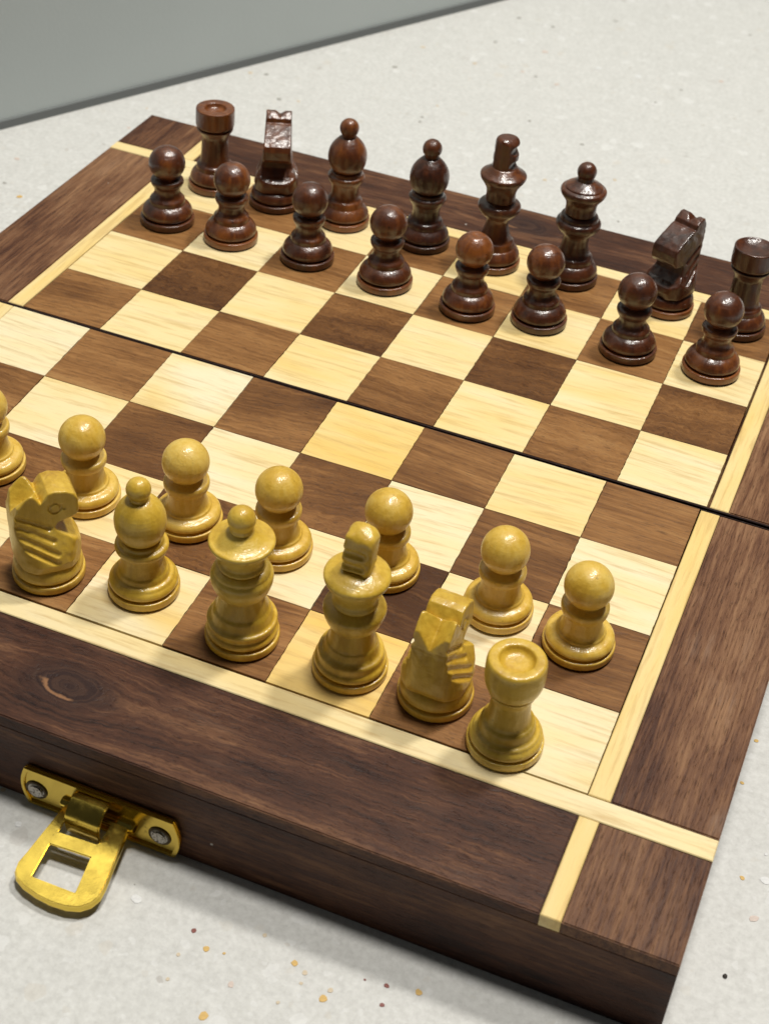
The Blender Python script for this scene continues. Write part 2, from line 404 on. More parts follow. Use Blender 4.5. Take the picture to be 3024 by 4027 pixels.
for f in range(8):
    for r in range(8):
        lo = r < 4
        tab, ym, par = (LO, 2, near) if lo else (UP, 6, far)
        c = [gp(tab, f + a, r + b, ym) for a, b in ((0, 0), (1, 0), (1, 1), (0, 1))]
        cx = sum(q[0] for q in c) / 4; cy = sum(q[1] for q in c) / 4
        sh = 0.0032
        c = [(q[0] + (sh if q[0] < cx else -sh), q[1] + (sh if q[1] < cy else -sh)) for q in c]
        out = jag(c[0], c[1], 3, .0015) + jag(c[1], c[2], 26, .0020 if f < 7 else .0010) + jag(c[2], c[3], 3, .0015) + jag(c[3], c[0], 26, .0020 if f > 0 else .0010)
        n = len(out); zt = rnd.uniform(-0.0030, 0.0015)
        inner = [(q[0] + (cx - q[0]) * .003, q[1] + (cy - q[1]) * .003) for q in out]
        v = [(x * U, y * U, -TH * U) for x, y in out] + [(x * U, y * U, (zt - .002) * U) for x, y in out] + [(x * U, y * U, zt * U) for x, y in inner]
        fc = [tuple(range(2 * n, 3 * n))]
        for k in range(n):
            k2 = (k + 1) % n
            fc += [(k, k2, n + k2, n + k), (n + k, n + k2, 2 * n + k2, 2 * n + k)]
        light = (f + r) % 2 == 1
        nm = 'abcdefgh'[f] + str(r + 1)
        o = link('light_square' if light else 'dark_square', mesh('square', v, fc), M_LIGHT if light else M_DARK, par)
        if light:
            t, va = TONES.get(nm, (rnd.uniform(.35, .55), rnd.uniform(.1, .35)))
            wprops(o, rnd.uniform(0, 40), t, rnd.uniform(-.05, .05), var=va)
        else:
            t, sw = DTONES.get(nm, (rnd.uniform(.4, .6), .2))
            wprops(o, rnd.uniform(0, 40), t, rnd.uniform(-.12, .12), swirl=sw)

# ------------------------------------------------------------------ brass latch on the near side
def prism(outline, z0, z1, holes=(), bev=0.0):
    """flat plate from an outline in (x, y), optional rectangular holes, extruded z0..z1 (in squares)"""
    bm = bmesh.new()
    loops = []
    for lp in (outline, *holes):
        vs = [bm.verts.new((x * U, y * U, z1 * U)) for x, y in lp]
        loops.append([bm.edges.new((vs[k], vs[(k + 1) % len(vs)])) for k in range(len(vs))])
    bmesh.ops.triangle_fill(bm, edges=[e for l in loops for e in l], use_beauty=True)
    for fc in bm.faces:
        if fc.normal.z < 0: fc.normal_flip()
    res = bmesh.ops.extrude_face_region(bm, geom=list(bm.faces))
    nv = [e for e in res['geom'] if isinstance(e, bmesh.types.BMVert)]
    bmesh.ops.translate(bm, verts=nv, vec=(0, 0, (z0 - z1) * U))
    bmesh.ops.recalc_face_normals(bm, faces=bm.faces)
    if bev:
        ed = [e for e in bm.edges if len(e.link_faces) == 2 and e.calc_face_angle() > 0.7]
        bmesh.ops.bevel(bm, geom=ed, offset=bev * U, segments=2, affect='EDGES')
    me = bpy.data.meshes.new('plate'); bm.to_mesh(me); bm.free(); return me

# plate frame: X along the board, Y up the side, Z out of the side face
PL = F_LO @ Matrix.Translation(Vector((0, -1.30, 0)) * U) @ Matrix(((1, 0, 0, 0), (0, 0, -1, 0), (0, 1, 0, 0), (0, 0, 0, 1)))
def arc_plate(x0, x1, y0, y1, bulge):
    pts = []
    for k in range(9):
        t = k / 8; pts.append((x1 + bulge * math.sin(math.pi * t) - bulge * .3, y0 + (y1 - y0) * t))
    for k in range(9):
        t = k / 8; pts.append((x0 - bulge * math.sin(math.pi * t) + bulge * .3, y1 + (y0 - y1) * t))
    return pts
def circle(cx, cy, r, n=16, ph=0.0):
    return [(cx + r * math.cos(2 * math.pi * k / n + ph), cy + r * math.sin(2 * math.pi * k / n + ph)) for k in range(n)]
plate = link('latch_plate', prism(arc_plate(3.33, 4.82, -1.005, -0.525, 0.055), 0.0, 0.045, (), 0.014), M_BRASS, board)
plate.matrix_local = INV @ PL
rim = arc_plate(3.33, 4.82, -1.005, -0.525, 0.055)
inner = [(4.075 + (x - 4.075) * .955, -.765 + (y + .765) * .84) for x, y in rim]
link('plate_rim', prism(rim, 0.044, 0.066, (inner,), 0.006), M_BRASS, plate)
for sx, sy in ((3.44, -.80), (4.66, -.79)):
    hd = link('screw', prism(circle(sx, sy, .082, 20), 0.03, 0.075, (), 0.016), M_STEEL, plate)
    gg = link('screw_collar', prism(circle(sx, sy, .108, 20), 0.044, 0.058, (circle(sx, sy, .084, 20),), 0.004), plain('tarnish', (.09, .06, .02), .5, .6).m, plate)

# hasp: flat loop hinged at the plate, lying out over the table (built in world x / y)
def sw_sheet(name, prof, xa, xb, th, par, mat, n=1):
    """a strap: profile in (out, up), extruded along x"""
    P = [Vector((a, b)) for a, b in prof]
    L, Rr = [], []
    for k, q in enumerate(P):
        t = (P[min(k + 1, len(P) - 1)] - P[max(k - 1, 0)]).normalized(); nn = Vector((-t.y, t.x)) * th / 2
        L.append(q + nn); Rr.append(q - nn)
    ring = L + Rr[::-1]
    v = []
    for i, x in enumerate((xa, xb)):
        v += [(x * U, b.y * U, b.x * U) for b in ring]
    N = len(ring)
    fc = [tuple(range(N))[::-1], tuple(range(N, 2 * N))]
    for k in range(N):
        k2 = (k + 1) % N; fc.append((k, k2, N + k2, N + k))
    me = mesh(name, v, fc)
    bm = bmesh.new(); bm.from_mesh(me)
    bmesh.ops.recalc_face_normals(bm, faces=bm.faces)
    ed = [e for e in bm.edges if len(e.link_faces) == 2 and e.calc_face_angle() > 1.0]
    bmesh.ops.bevel(bm, geom=ed, offset=0.012 * U, segments=2, affect='EDGES')
    bm.to_mesh(me); bm.free()
    me.polygons.foreach_set('use_smooth', [True] * len(me.polygons)); me.set_sharp_from_angle(angle=0.6)
    return link(name, me, mat, par)
sw_sheet('hook_tongue', [(0.03, -.60), (0.10, -.585), (0.17, -.60), (0.235, -.645), (0.27, -.70), (0.275, -.78), (0.26, -.87), (0.225, -.93)], 3.86, 4.20, 0.034, plate, M_BRASS)
sw_sheet('hinge_barrel', [(0.05 + .045 * math.cos(a), -.82 + .045 * math.sin(a)) for a in [k * math.pi / 8 for k in range(17)]], 3.70, 4.42, 0.03, plate, M_BRASS)

hx0, hx1 = 3.76, 4.37
out = [(hx0, -1.36), (3.70, -1.95), (3.685, -2.06), (3.70, -2.13), (3.75, -2.19), (3.84, -2.235), (3.98, -2.268), (4.12, -2.282), (4.26, -2.272), (4.37, -2.235), (4.44, -2.17), (4.475, -2.08), (4.47, -1.98), (hx1, -1.36)]
h1 = [(3.84, -1.80), (3.860, -2.135), (4.275, -2.13), (4.225, -1.78)]
h2 = [(3.83, -1.42), (3.845, -1.665), (4.215, -1.645), (4.225, -1.42)]
hasp = link('hasp', prism(out, 0.010, 0.035, (h1, h2), 0.007), M_BRASS, plate)
tl = math.atan2(0.10, 0.9)
Mh = Matrix.Translation(Vector((0, -1.36, 0.215)) * U) @ Matrix.Rotation(tl, 4, 'X') @ Matrix.Translation(Vector((0, 1.36, 0)) * U)
hasp.matrix_parent_inverse = Matrix.Identity(4); hasp.matrix_local = PL.inverted() @ Mh
def skirt(outer, inner, zo, zi, th):
    """sloping flange between two loops"""
    n = len(outer)
    v = [(x * U, y * U, zo * U) for x, y in outer] + [(x * U, y * U, zi * U) for x, y in inner] + [(x * U, y * U, (zo - th) * U) for x, y in outer] + [(x * U, y * U, (zi - th) * U) for x, y in inner]
    fc = []
    for k in range(n):
        a, b = k, (k + 1) % n
        fc += [(a, b, n + b, n + a), (2 * n + b, 2 * n + a, 3 * n + a, 3 * n + b), (b, a, 2 * n + a, 2 * n + b), (n + a, n + b, 3 * n + b, 3 * n + a)]
    return mesh('skirt', v, fc)
wide = [(4.085 + (x - 4.085) * 1.03, -1.75 + (y + 1.75) * (1.025 if y < -1.75 else 1.0)) for x, y in out]
lip = link('hasp_flange', skirt(wide, [(4.085 + (x - 4.085) * .985, -1.75 + (y + 1.75) * .985) for x, y in out], -0.012, 0.034, 0.014), M_BRASS, plate)
lip.matrix_parent_inverse = Matrix.Identity(4); lip.matrix_local = PL.inverted() @ Mh

# ------------------------------------------------------------------ chess pieces
def chaikin(P, it=2):
    """round every corner of the profile, but never by more than a small radius"""
    P = [np.array(p, float) for p in P]
    lim = 0.016
    for _ in range(it):
        Q = [P[0]]
        for a, b in zip(P[:-1], P[1:]):
            L = np.linalg.norm(b - a); t = min(.25, lim / max(L, 1e-6)) if L > 0 else .25
            Q += [a + (b - a) * t, b + (a - b) * t]
        P = Q + [P[-1]]; lim *= .4
    return P
def lathe(prof, seg=56, it=2, wob=0.0, seed=0):
    """prof: (z, r) from bottom to top"""
    P = chaikin(prof, it); rr = random.Random(seed)
    v, fc = [], []
    n = len(P)
    a1, a2 = rr.uniform(0, 6), rr.uniform(0, 6)
    for z, r in P:
        for k in range(seg):
            t = 2 * math.pi * k / seg
            q = r * (1 + wob * (math.sin(2 * t + a1 + z * 3) + .6 * math.sin(3 * t + a2 - z * 5)))
            v.append((q * math.cos(t) * U, q * math.sin(t) * U, z * U))
    for i in range(n - 1):
        for k in range(seg):
            k2 = (k + 1) % seg
            fc.append((i * seg + k, i * seg + k2, (i + 1) * seg + k2, (i + 1) * seg + k))
    fc.append(tuple(range(seg))[::-1]); fc.append(tuple(range((n - 1) * seg, n * seg)))
    return mesh('turned', v, fc, True)
def ball(zc, r, zlo, top=None, k=1.0, n=9):
    """profile of a ball from height zlo to its top"""
    a0 = math.asin(max(-1, min(1, (zlo - zc) / (r * k)))); pts = []
    for i in range(n + 1):
        a = a0 + (math.pi / 2 - a0) * i / n
        pts.append((zc + r * k * math.sin(a), max(0.002, r * math.cos(a))))
    return pts

def base_profile(R):
    return [(0.014, R * .93), (0.016, R * .985), (0.03, R), (0.083, R), (0.094, R * .985), (0.098, R * .93), (0.100, R * .82)]
WP, BP = {}, {}
def bell(R, top, ztop): # rounded shoulder above the base disc
    return [(0.098, R * .82), (0.112, R * .85), (0.116, R * .91), (0.132, R * .95), (0.155, R * .955), (0.18, R * .925), (0.20, R * .865), (ztop - .012, top + .035), (ztop, top)]
R = .336
WP['pawn'] = [('base', base_profile(R)),
    ('stem', bell(R, .228, .222) + [(.240, .226), (.252, .205), (.29, .190), (.36, .182), (.43, .179), (.462, .180)]),
    ('collar', [(.453, .140), (.455, .196), (.468, .212), (.505, .221), (.545, .220), (.564, .206), (.570, .165), (.585, .13), (.60, .12)]),
    ('head', [(.59, .11)] + ball(.772, .227, .60))]
WP['rook'] = [('base', base_profile(R)),
    ('stem', bell(R, .252, .235) + [(.25, .243), (.31, .238), (.335, .226), (.345, .196), (.40, .184), (.50, .175), (.58, .172), (.615, .175), (.64, .186), (.69, .206), (.706, .206), (.714, .18)]),
    ('turret', [(.712, .17), (.724, .19), (.728, .216), (.75, .230), (.80, .246), (.86, .255), (.95, .256), (1.03, .254), (1.062, .243), (1.074, .222), (1.074, .18), (1.068, .152), (1.03, .140), (1.005, .11), (.998, .05), (.998, .003)])]
WP['bishop'] = [('base', base_profile(R)),
    ('stem', bell(R, .245, .235) + [(.25, .240), (.285, .232), (.30, .214), (.34, .203), (.42, .194), (.48, .192), (.515, .193)]),
    ('collar', [(.506, .15), (.508, .206), (.520, .232), (.55, .247), (.585, .247), (.606, .232), (.612, .202), (.635, .196), (.646, .188), (.650, .155), (.66, .14)]),
    ('mitre', [(.650, .14), (.664, .155), (.668, .180), (.69, .198), (.74, .218), (.80, .235), (.86, .240), (.92, .235), (.98, .218), (1.04, .186), (1.085, .145), (1.11, .110), (1.115, .092)]),
    ('ball_finial', [(1.105, .085), (1.125, .09)] + ball(1.226, .114, 1.15))]
WP['queen'] = [('base', base_profile(R * 1.018)),
    ('stem', bell(R * 1.018, .29, .285) + [(.30, .278), (.35, .270), (.385, .262), (.405, .238), (.45, .225), (.51, .210), (.57, .198), (.60, .196)]),
    ('collar', [(.590, .16), (.592, .216), (.64, .246), (.70, .268), (.76, .282), (.81, .280), (.835, .262), (.845, .252), (.865, .256), (.885, .243), (.90, .218), (.905, .2)]),
    ('crown', [(.898, .19), (.915, .212), (.935, .216), (.95, .206), (.965, .190), (1.0, .190), (1.06, .212), (1.12, .256), (1.155, .284), (1.185, .294), (1.206, .289), (1.214, .272), (1.215, .255), (1.235, .205), (1.27, .150), (1.30, .118), (1.31, .105)]),
    ('ball_finial', [(1.30, .10), (1.325, .108)] + ball(1.436, .124, 1.36))]
WP['king'] = [('base', base_profile(R * 1.018)),
    ('stem', bell(R * 1.018, .262, .285) + [(.30, .246), (.345, .238), (.375, .232), (.395, .215), (.44, .206), (.52, .194), (.57, .186), (.60, .186)]),
    ('collar', [(.588, .15), (.590, .208), (.65, .243), (.72, .268), (.775, .279), (.805, .274), (.825, .25), (.845, .215), (.855, .19)]),
    ('crown', [(.848, .18), (.865, .205), (.895, .205), (.915, .192), (.95, .192), (1.03, .222), (1.11, .272), (1.155, .292), (1.185, .290), (1.205, .268), (1.225, .225), (1.245, .180), (1.258, .14), (1.26, .10)])]
WP['knight'] = [('base', base_profile(R * 1.012)),
    ('plinth', [(0.098, R * .82), (0.112, R * .85), (0.116, R * .93), (0.132, R * .965), (0.16, R * .965), (.20, R * .945), (.235, R * .90), (.258, R * .83), (.268, R * .74), (.27, .15)])]
# brown set: slimmer necks, crisper steps
BP['pawn'] = [('base', base_profile(.332)),
    ('stem', [(0.098, .262), (0.114, .268), (0.119, .300), (0.14, .310), (0.17, .308), (.215, .288), (.25, .255), (.268, .228), (.275, .214), (.300, .216), (.328, .214), (.345, .200), (.37, .176), (.42, .154), (.47, .158), (.49, .166)]),
    ('collar', [(.486, .13), (.490, .170), (.525, .192), (.56, .202), (.59, .196), (.605, .17), (.612, .14), (.622, .13)]),
    ('head', [(.612, .12)] + ball(.795, .222, .64, k=.97))]
BP['pawn_flat'] = BP['pawn'][:3] + [('head', [(.612, .12)] + ball(.795, .224, .64, k=.94)[:8] + [(.985, .095), (.986, .05), (.976, .03), (.972, .004)])]
BP['rook'] = [('base', base_profile(.336)),
    ('stem', [(0.098, .262), (0.114, .268), (0.119, .305), (0.14, .316), (0.17, .312), (.215, .292), (.25, .265), (.265, .248), (.27, .236), (.305, .236), (.335, .228), (.35, .198), (.40, .182), (.50, .174), (.60, .170), (.68, .168), (.72, .174), (.77, .202), (.805, .228), (.826, .232), (.83, .21)]),
    ('turret', [(.826, .20), (.84, .214), (.852, .224), (.862, .240), (.88, .245), (.96, .246), (1.06, .245), (1.085, .243), (1.093, .234), (1.094, .18), (1.09, .136), (1.06, .128), (1.03, .10), (1.02, .05), (1.02, .003)])]
BP['rook_wide'] = BP['rook'][:2] + [('turret', BP['rook'][2][1][:8] + [(1.093, .234), (1.092, .224), (1.075, .205), (1.045, .15), (1.03, .07), (1.028, .003)])]
BP['bishop'] = [('base', base_profile(.332)),
    ('stem', [(0.098, .262), (0.114, .268), (0.119, .300), (0.14, .312), (0.17, .306), (.215, .280), (.25, .246), (.262, .232), (.30, .228), (.335, .216), (.35, .192), (.40, .172), (.47, .168), (.53, .18), (.56, .19)]),
    ('collar', [(.552, .15), (.556, .194), (.59, .215), (.635, .232), (.660, .228), (.675, .205), (.69, .196), (.71, .196), (.722, .17), (.726, .14)]),
    ('mitre', [(.718, .14), (.728, .172), (.75, .198), (.80, .225), (.86, .240), (.92, .243), (.98, .236), (1.04, .212), (1.10, .170), (1.145, .124), (1.165, .098), (1.17, .08)]),
    ('ball_finial', [(1.16, .08), (1.18, .088)] + ball(1.278, .120, 1.20))]
BP['queen'] = [('base', base_profile(.338)),
    ('stem', [(0.098, .262), (0.114, .268), (0.119, .312), (0.14, .322), (0.18, .318), (.23, .29), (.262, .262), (.27, .244), (.31, .240), (.345, .232), (.362, .205), (.40, .182), (.48, .162), (.57, .155), (.62, .162), (.645, .175)]),
    ('collar', [(.638, .14), (.642, .182), (.68, .226), (.73, .264), (.775, .276), (.81, .264), (.83, .236), (.845, .228), (.87, .228), (.892, .205), (.90, .18)]),
    ('crown', [(.892, .16), (.905, .190), (.94, .186), (1.0, .182), (1.06, .196), (1.11, .232), (1.155, .268), (1.195, .279), (1.222, .268), (1.235, .245), (1.24, .232), (1.258, .226), (1.285, .175), (1.31, .13), (1.325, .108), (1.33, .1)]),
    ('ball_finial', [(1.315, .095), (1.34, .106)] + ball(1.437, .117, 1.37))]
BP['king'] = [('base', base_profile(.338)),
    ('stem', [(0.098, .262), (0.114, .268), (0.119, .312), (0.14, .322), (0.18, .318), (.23, .288), (.262, .262), (.27, .244), (.31, .238), (.345, .226), (.362, .202), (.42, .176), (.50, .150), (.58, .132), (.63, .140), (.66, .16)]),
    ('collar', [(.652, .13), (.656, .170), (.70, .215), (.745, .250), (.79, .264), (.825, .254), (.845, .228), (.86, .195), (.87, .17)]),
    ('crown', [(.862, .15), (.875, .184), (.92, .180), (.98, .176), (1.05, .196), (1.11, .236), (1.16, .272), (1.195, .282), (1.215, .276), (1.225, .262), (1.25, .222), (1.285, .180), (1.31, .15), (1.315, .12)])]
BP['knight'] = [('base', base_profile(.336)),
    ('plinth', [(0.098, .262), (0.114, .268), (0.119, .305), (0.14, .318), (0.17, .314), (.215, .295), (.245, .265), (.255, .235), (.262, .20), (.264, .1)])]

# --- carved parts: signed distance fields turned into a surface
def poly_sd(px, py, poly):
    poly = np.array(poly, float); d = np.full(px.shape, 1e9); s = np.ones(px.shape)
    n = len(poly)
    for i in range(n):
        a, b = poly[i], poly[i - 1]
        ex, ey = b - a; wx, wy = px - a[0], py - a[1]
        t = np.clip((wx * ex + wy * ey) / (ex * ex + ey * ey), 0, 1)
        d = np.minimum(d, (wx - ex * t) ** 2 + (wy - ey * t) ** 2)
        c1, c2, c3 = py >= a[1], py < b[1], ex * wy > ey * wx
        s = np.where((c1 & c2 & c3) | (~c1 & ~c2 & ~c3), -s, s)
    return s * np.sqrt(d)
def smax(a, b, k):
    h = np.clip(.5 - .5 * (b - a) / k, 0, 1)
    return b + (a - b) * h + k * h * (1 - h)
def capsule(X, Y, Z, a, b, r):
    a, b = np.array(a, float), np.array(b, float); ba = b - a
    t = np.clip(((X - a[0]) * ba[0] + (Y - a[1]) * ba[1] + (Z - a[2]) * ba[2]) / (ba @ ba), 0, 1)
    return np.sqrt((X - a[0] - ba[0] * t) ** 2 + (Y - a[1] - ba[1] * t) ** 2 + (Z - a[2] - ba[2] * t) ** 2) - r
def surface_nets(D, org, h):
    ins = D < 0
    nx, ny, nz = D.shape
    c = np.zeros((nx - 1, ny - 1, nz - 1), int)
    for i in (0, 1):
        for j in (0, 1):
            for k in (0, 1): c += ins[i:nx - 1 + i, j:ny - 1 + j, k:nz - 1 + k]
    act = (c > 0) & (c < 8)
    idx = -np.ones(act.shape, int); cells = np.argwhere(act); idx[act] = np.arange(len(cells))
    acc = np.zeros((len(cells), 3)); cnt = np.zeros(len(cells))
    corners = [(i, j, k) for i in (0, 1) for j in (0, 1) for k in (0, 1)]
    for a in corners:
        for ax in range(3):
            if a[ax]: continue
            b = list(a); b[ax] = 1
            da = D[cells[:, 0] + a[0], cells[:, 1] + a[1], cells[:, 2] + a[2]]; db = D[cells[:, 0] + b[0], cells[:, 1] + b[1], cells[:, 2] + b[2]]
            mk = (da < 0) != (db < 0)
            t = np.where(mk, da / np.where(mk, da - db, 1), 0)
            pt = np.tile(np.array(a, float), (len(cells), 1)); pt[:, ax] += t
            acc[mk] += pt[mk]; cnt[mk] += 1
    V = (cells + acc / cnt[:, None]) * h + org
    faces = []
    for ax in range(3):
        o1, o2 = [(1, 2), (2, 0), (0, 1)][ax]
        sl0 = [slice(None)] * 3; sl1 = [slice(None)] * 3; sl0[ax] = slice(0, -1); sl1[ax] = slice(1, None)
        ch = ins[tuple(sl0)] != ins[tuple(sl1)]
        e = np.argwhere(ch)
        e = e[(e[:, o1] > 0) & (e[:, o2] > 0) & (e[:, o1] < D.shape[o1] - 1) & (e[:, o2] < D.shape[o2] - 1)]
        flip = ins[tuple(e.T)]
        def gi(d1, d2):
            q = e.copy(); q[:, o1] -= d1; q[:, o2] -= d2; return idx[tuple(q.T)]
        q = np.stack([gi(1, 1), gi(0, 1), gi(0, 0), gi(1, 0)], 1)
        q[~flip] = q[~flip][:, ::-1]
        faces.append(q)
    return V, np.concatenate(faces)
def carve(fn, lo, hi, h):
    ax = [np.arange(a, b + h, h) for a, b in zip(lo, hi)]
    X, Y, Z = np.meshgrid(*ax, indexing='ij')
    D = fn(X, Y, Z)
    V, F = surface_nets(D, np.array(lo), h)
    return mesh('carved', V * U, [tuple(int(i) for i in q) for q in F], True)

def chip(X, Y, Z, a=.004, f=1.0):
    """small uneven knife facets"""
    return a * (np.sin(X * 41 * f + 1.3 * np.sin(Z * 29 * f)) * np.sin(Y * 37 * f + 2.1) + .7 * np.sin(Z * 47 * f + 2.2 * np.sin(Y * 31 * f + X * 23)))
W_SIDE = [(-.27, .255), (-.315, .34), (-.325, .50), (-.315, .68), (-.295, .84), (-.255, .985), (-.135, 1.095), (-.095, 1.085), (-.045, .995), (.035, 1.085), (.10, 1.095), (.20, 1.07), (.27, 1.03), (.300, .96), (.300, .83), (.275, .79), (.21, .765), (.10, .745), (.065, .70), (.075, .665), (.17, .60), (.265, .53), (.312, .455), (.315, .37), (.275, .27), (.20, .25)]
W_FRONT = [(.285, .24), (.31, .34), (.285, .44), (.225, .58), (.178, .70), (.166, .85), (.160, 1.15), (-.160, 1.15), (-.166, .85), (-.178, .70), (-.225, .58), (-.285, .44), (-.31, .34), (-.285, .24)]
def white_knight(X, Y, Z):
    d = poly_sd(X, Z, W_SIDE)
    d = smax(d, poly_sd(Y, Z, W_FRONT), .014)
    zb = .84 + (X + .30) * .62
    wedge = np.maximum((np.abs(Y) - 1.0 * (Z - zb)) / 1.414, X + .035)
    d = smax(d, -wedge, .008)
    zn = .965 + np.abs(X - .0) * .9            # notch between ear and brow, deeper at the sides
    d = smax(d, -np.maximum((np.abs(X + .035) - .55 * (Z - .985)) / 1.14, .085 - np.abs(Y)), .008)
    d = smax(d, np.sqrt(X ** 2 + Y ** 2) - (.325 + .1 * np.clip(Z - .6, 0, 1)), .03)
    for s in (-1, 1):
        # mane cuts, slanting down towards the chest
        for x0, z0, x1, z1, y0, y1 in ((-.25, .88, .01, .70, .176, .192), (-.26, .775, .03, .58, .182, .242), (-.25, .67, .05, .45, .203, .298), (-.22, .555, .04, .36, .240, .326)):
            d = smax(d, -capsule(X, Y, Z, (x0, s * y0, z0), (x1, s * y1, z1), .036), .006)
        e = np.sqrt((X - .085) ** 2 + (Z - .905) ** 2)
        d = smax(d, -np.maximum(np.abs(e - .052) - .010, .152 - s * Y), .006)
        d = smax(d, -capsule(X, Y, Z, (.155, s * .166, .93), (.165, s * .166, .88), .014), .008)
    return d + chip(X, Y, Z, .0012)
B_SIDE = [(-.25, .25), (-.285, .36), (-.280, .55), (-.275, .75), (-.285, .95), (-.275, 1.10), (-.225, 1.175), (-.165, 1.18), (-.085, 1.12), (-.07, 1.07), (-.03, 1.065), (.18, .955), (.255, .895), (.280, .83), (.272, .73), (.23, .675), (.16, .66), (.10, .67), (.075, .63), (.10, .54), (.18, .455), (.265, .40), (.285, .34), (.25, .25)]
B_FRONT = [(.26, .24), (.285, .33), (.265, .42), (.20, .54), (.178, .66), (.170, .85), (.156, 1.25), (-.156, 1.25), (-.170, .85), (-.178, .66), (-.20, .54), (-.265, .42), (-.285, .33), (-.26, .24)]
def brown_knight(X, Y, Z):
    d = poly_sd(X, Z, B_SIDE)
    d = smax(d, poly_sd(Y, Z, B_FRONT), .014)
    d = smax(d, np.sqrt(X ** 2 + Y ** 2) - (.30 + .12 * np.clip(Z - .55, 0, 1)), .03)
    wedge = np.maximum((np.abs(Y - .015) - 1.1 * (Z - (1.118 + (X + .25) * .1))) / 1.49, X + .0)
    d = smax(d, -wedge, .012)
    for s in (-1, 1):
        for x0, z0, x1, z1, y0, y1 in ((-.20, .82, .0, .68, .180, .185), (-.21, .70, .02, .54, .185, .215), (-.21, .58, .04, .43, .20, .255)):
            d = smax(d, -capsule(X, Y, Z, (x0, s * y0, z0), (x1, s * y1, z1), .028), .006)
    for z0 in (.45, .55, .65, .75, .85, .95, 1.04):
        d = smax(d, -capsule(X, Y, Z, (-.300, -.2, z0), (-.300, .2, z0), .030), .01)
    return d + chip(X, Y, Z, .0014)
KN_W = carve(white_knight, (-.40, -.36, .22), (.36, .36, 1.16), .0085)
KN_B = carve(brown_knight, (-.36, -.34, .22), (.36, .34, 1.26), .0085)
def fin_w(X, Y, Z):
    t = (Z - 1.22) / .5
    cx = X - .02 * t
    d = smax(smax(np.abs(cx) - (.122 + .012 * np.sin(t * 3)), np.abs(Y) - (.115 - .008 * t), .06), np.maximum(Z - 1.72, 1.20 - Z), .08)
    d = smax(d, (cx * .5 + (Z - 1.66) * .86) - .065, .05); d = smax(d, (-Y * .55 + (Z - 1.66) * .83) - .055, .05)
    d = smax(d, (-cx * .5 + (Z - 1.66) * .86) - .07, .03)
    for z0, r in ((1.485, .046), (1.345, .040), (1.255, .034)):
        d = smax(d, -capsule(X, Y, Z, (-.3, -.128, z0), (.055, -.125, z0), r), .010)
        d = smax(d, -capsule(X, Y, Z, (-.135, -.2, z0 + .01), (-.135, .3, z0 + .01), r * .8), .012)
        d = smax(d, -capsule(X, Y, Z, (-.3, .13, z0), (.3, .13, z0), r), .012)
    return d + chip(X, Y, Z, .002)
FIN_W = carve(fin_w, (-.2, -.2, 1.17), (.22, .2, 1.76), .0075)
def fin_b(X, Y, Z):
    t = (Z - 1.28) / .42
    d = smax(np.sqrt((X * .95) ** 2 + Y ** 2) - (.150 - .016 * t), np.maximum(Z - 1.685, 1.26 - Z), .07)
    d = smax(d, (X * .5 - Y * .4 + (Z - 1.6) * .77) - .105, .03)
    d = smax(d, -capsule(X, Y, Z, (.10, -.25, 1.545), (.185, .2, 1.545), .056), .012)
    d = smax(d, -capsule(X, Y, Z, (.09, -.25, 1.365), (.185, .2, 1.365), .050), .012)
    d = smax(d, -capsule(X, Y, Z, (-.2, -.2, 1.50), (-.2, .2, 1.50), .058), .012)
    d = smax(d, -capsule(X, Y, Z, (-.2, -.2, 1.37), (-.2, .2, 1.37), .058), .012)
    return d
FIN_B = carve(fin_b, (-.22, -.22, 1.23), (.22, .22, 1.72), .0085)

LIB = {}
def meshes_for(colr, kind):
    key = (colr, kind)
    if key in LIB: return LIB[key]
    prof = (WP if colr == 'w' else BP)[kind]
    mat = (M_PAWN if kind == 'pawn' else M_WHITE) if colr == 'w' else M_BROWN
    L = []
    for i, (nm, pr) in enumerate(prof):
        me = lathe(pr, 60, 2, 0.0022, i + len(kind)); me.materials.append(mat); L.append((nm, me))
    if kind == 'knight':
        me = KN_W if colr == 'w' else KN_B; me.materials.append(mat); L.append(('horse_head', me))
    if kind == 'king':
        me = FIN_W if colr == 'w' else FIN_B; me.materials.append(mat); L.append(('carved_finial', me))
    fp = lathe([(0.0, .305), (0.0, .318), (.016, .318), (.016, .3)], 40, 0); fp.materials.append(M_PAD)  # thin matt black disc under the base
    L.append(('base_pad', fp))
    LIB[key] = L
    return L

def cat_pawn(kind): return kind.startswith('pawn')
def place(colr, kind, P, rot, label, group, tone=0.5, seed=0.0, lean=(0, 0), parts=None):
    n, ex = (nlo, Vector((1, 0, 0))) if colr == 'w' else (nup, exu)
    ey = n.cross(ex).normalized(); ex = ey.cross(n)
    mm = Matrix((ex, ey, n)).transposed().to_4x4()
    mm.translation = Vector(P) * U + n * (0.0035 * U)
    if cat_pawn(kind): lean = (rnd.gauss(0, .008), rnd.gauss(0, .008))
    mm = mm @ Euler((lean[0], lean[1], 0)).to_matrix().to_4x4() @ Matrix.Rotation(rot, 4, 'Z')
    if cat_pawn(kind): mm = mm @ Matrix.Diagonal((rnd.uniform(.985, 1.015), rnd.uniform(.985, 1.015), rnd.uniform(.985, 1.02), 1))
    cat = kind.split('_')[0]
    root = empty(('yellow_' if colr == 'w' else 'brown_') + cat, mm)
    tag(root, label, cat, group)
    for nm, me in meshes_for(colr, kind):
        o = link(nm, me, None, root); o['seed'] = float(seed); o['tone'] = float(tone + rnd.uniform(-.07, .07) + (parts or {}).get(nm, 0.0))
    return root

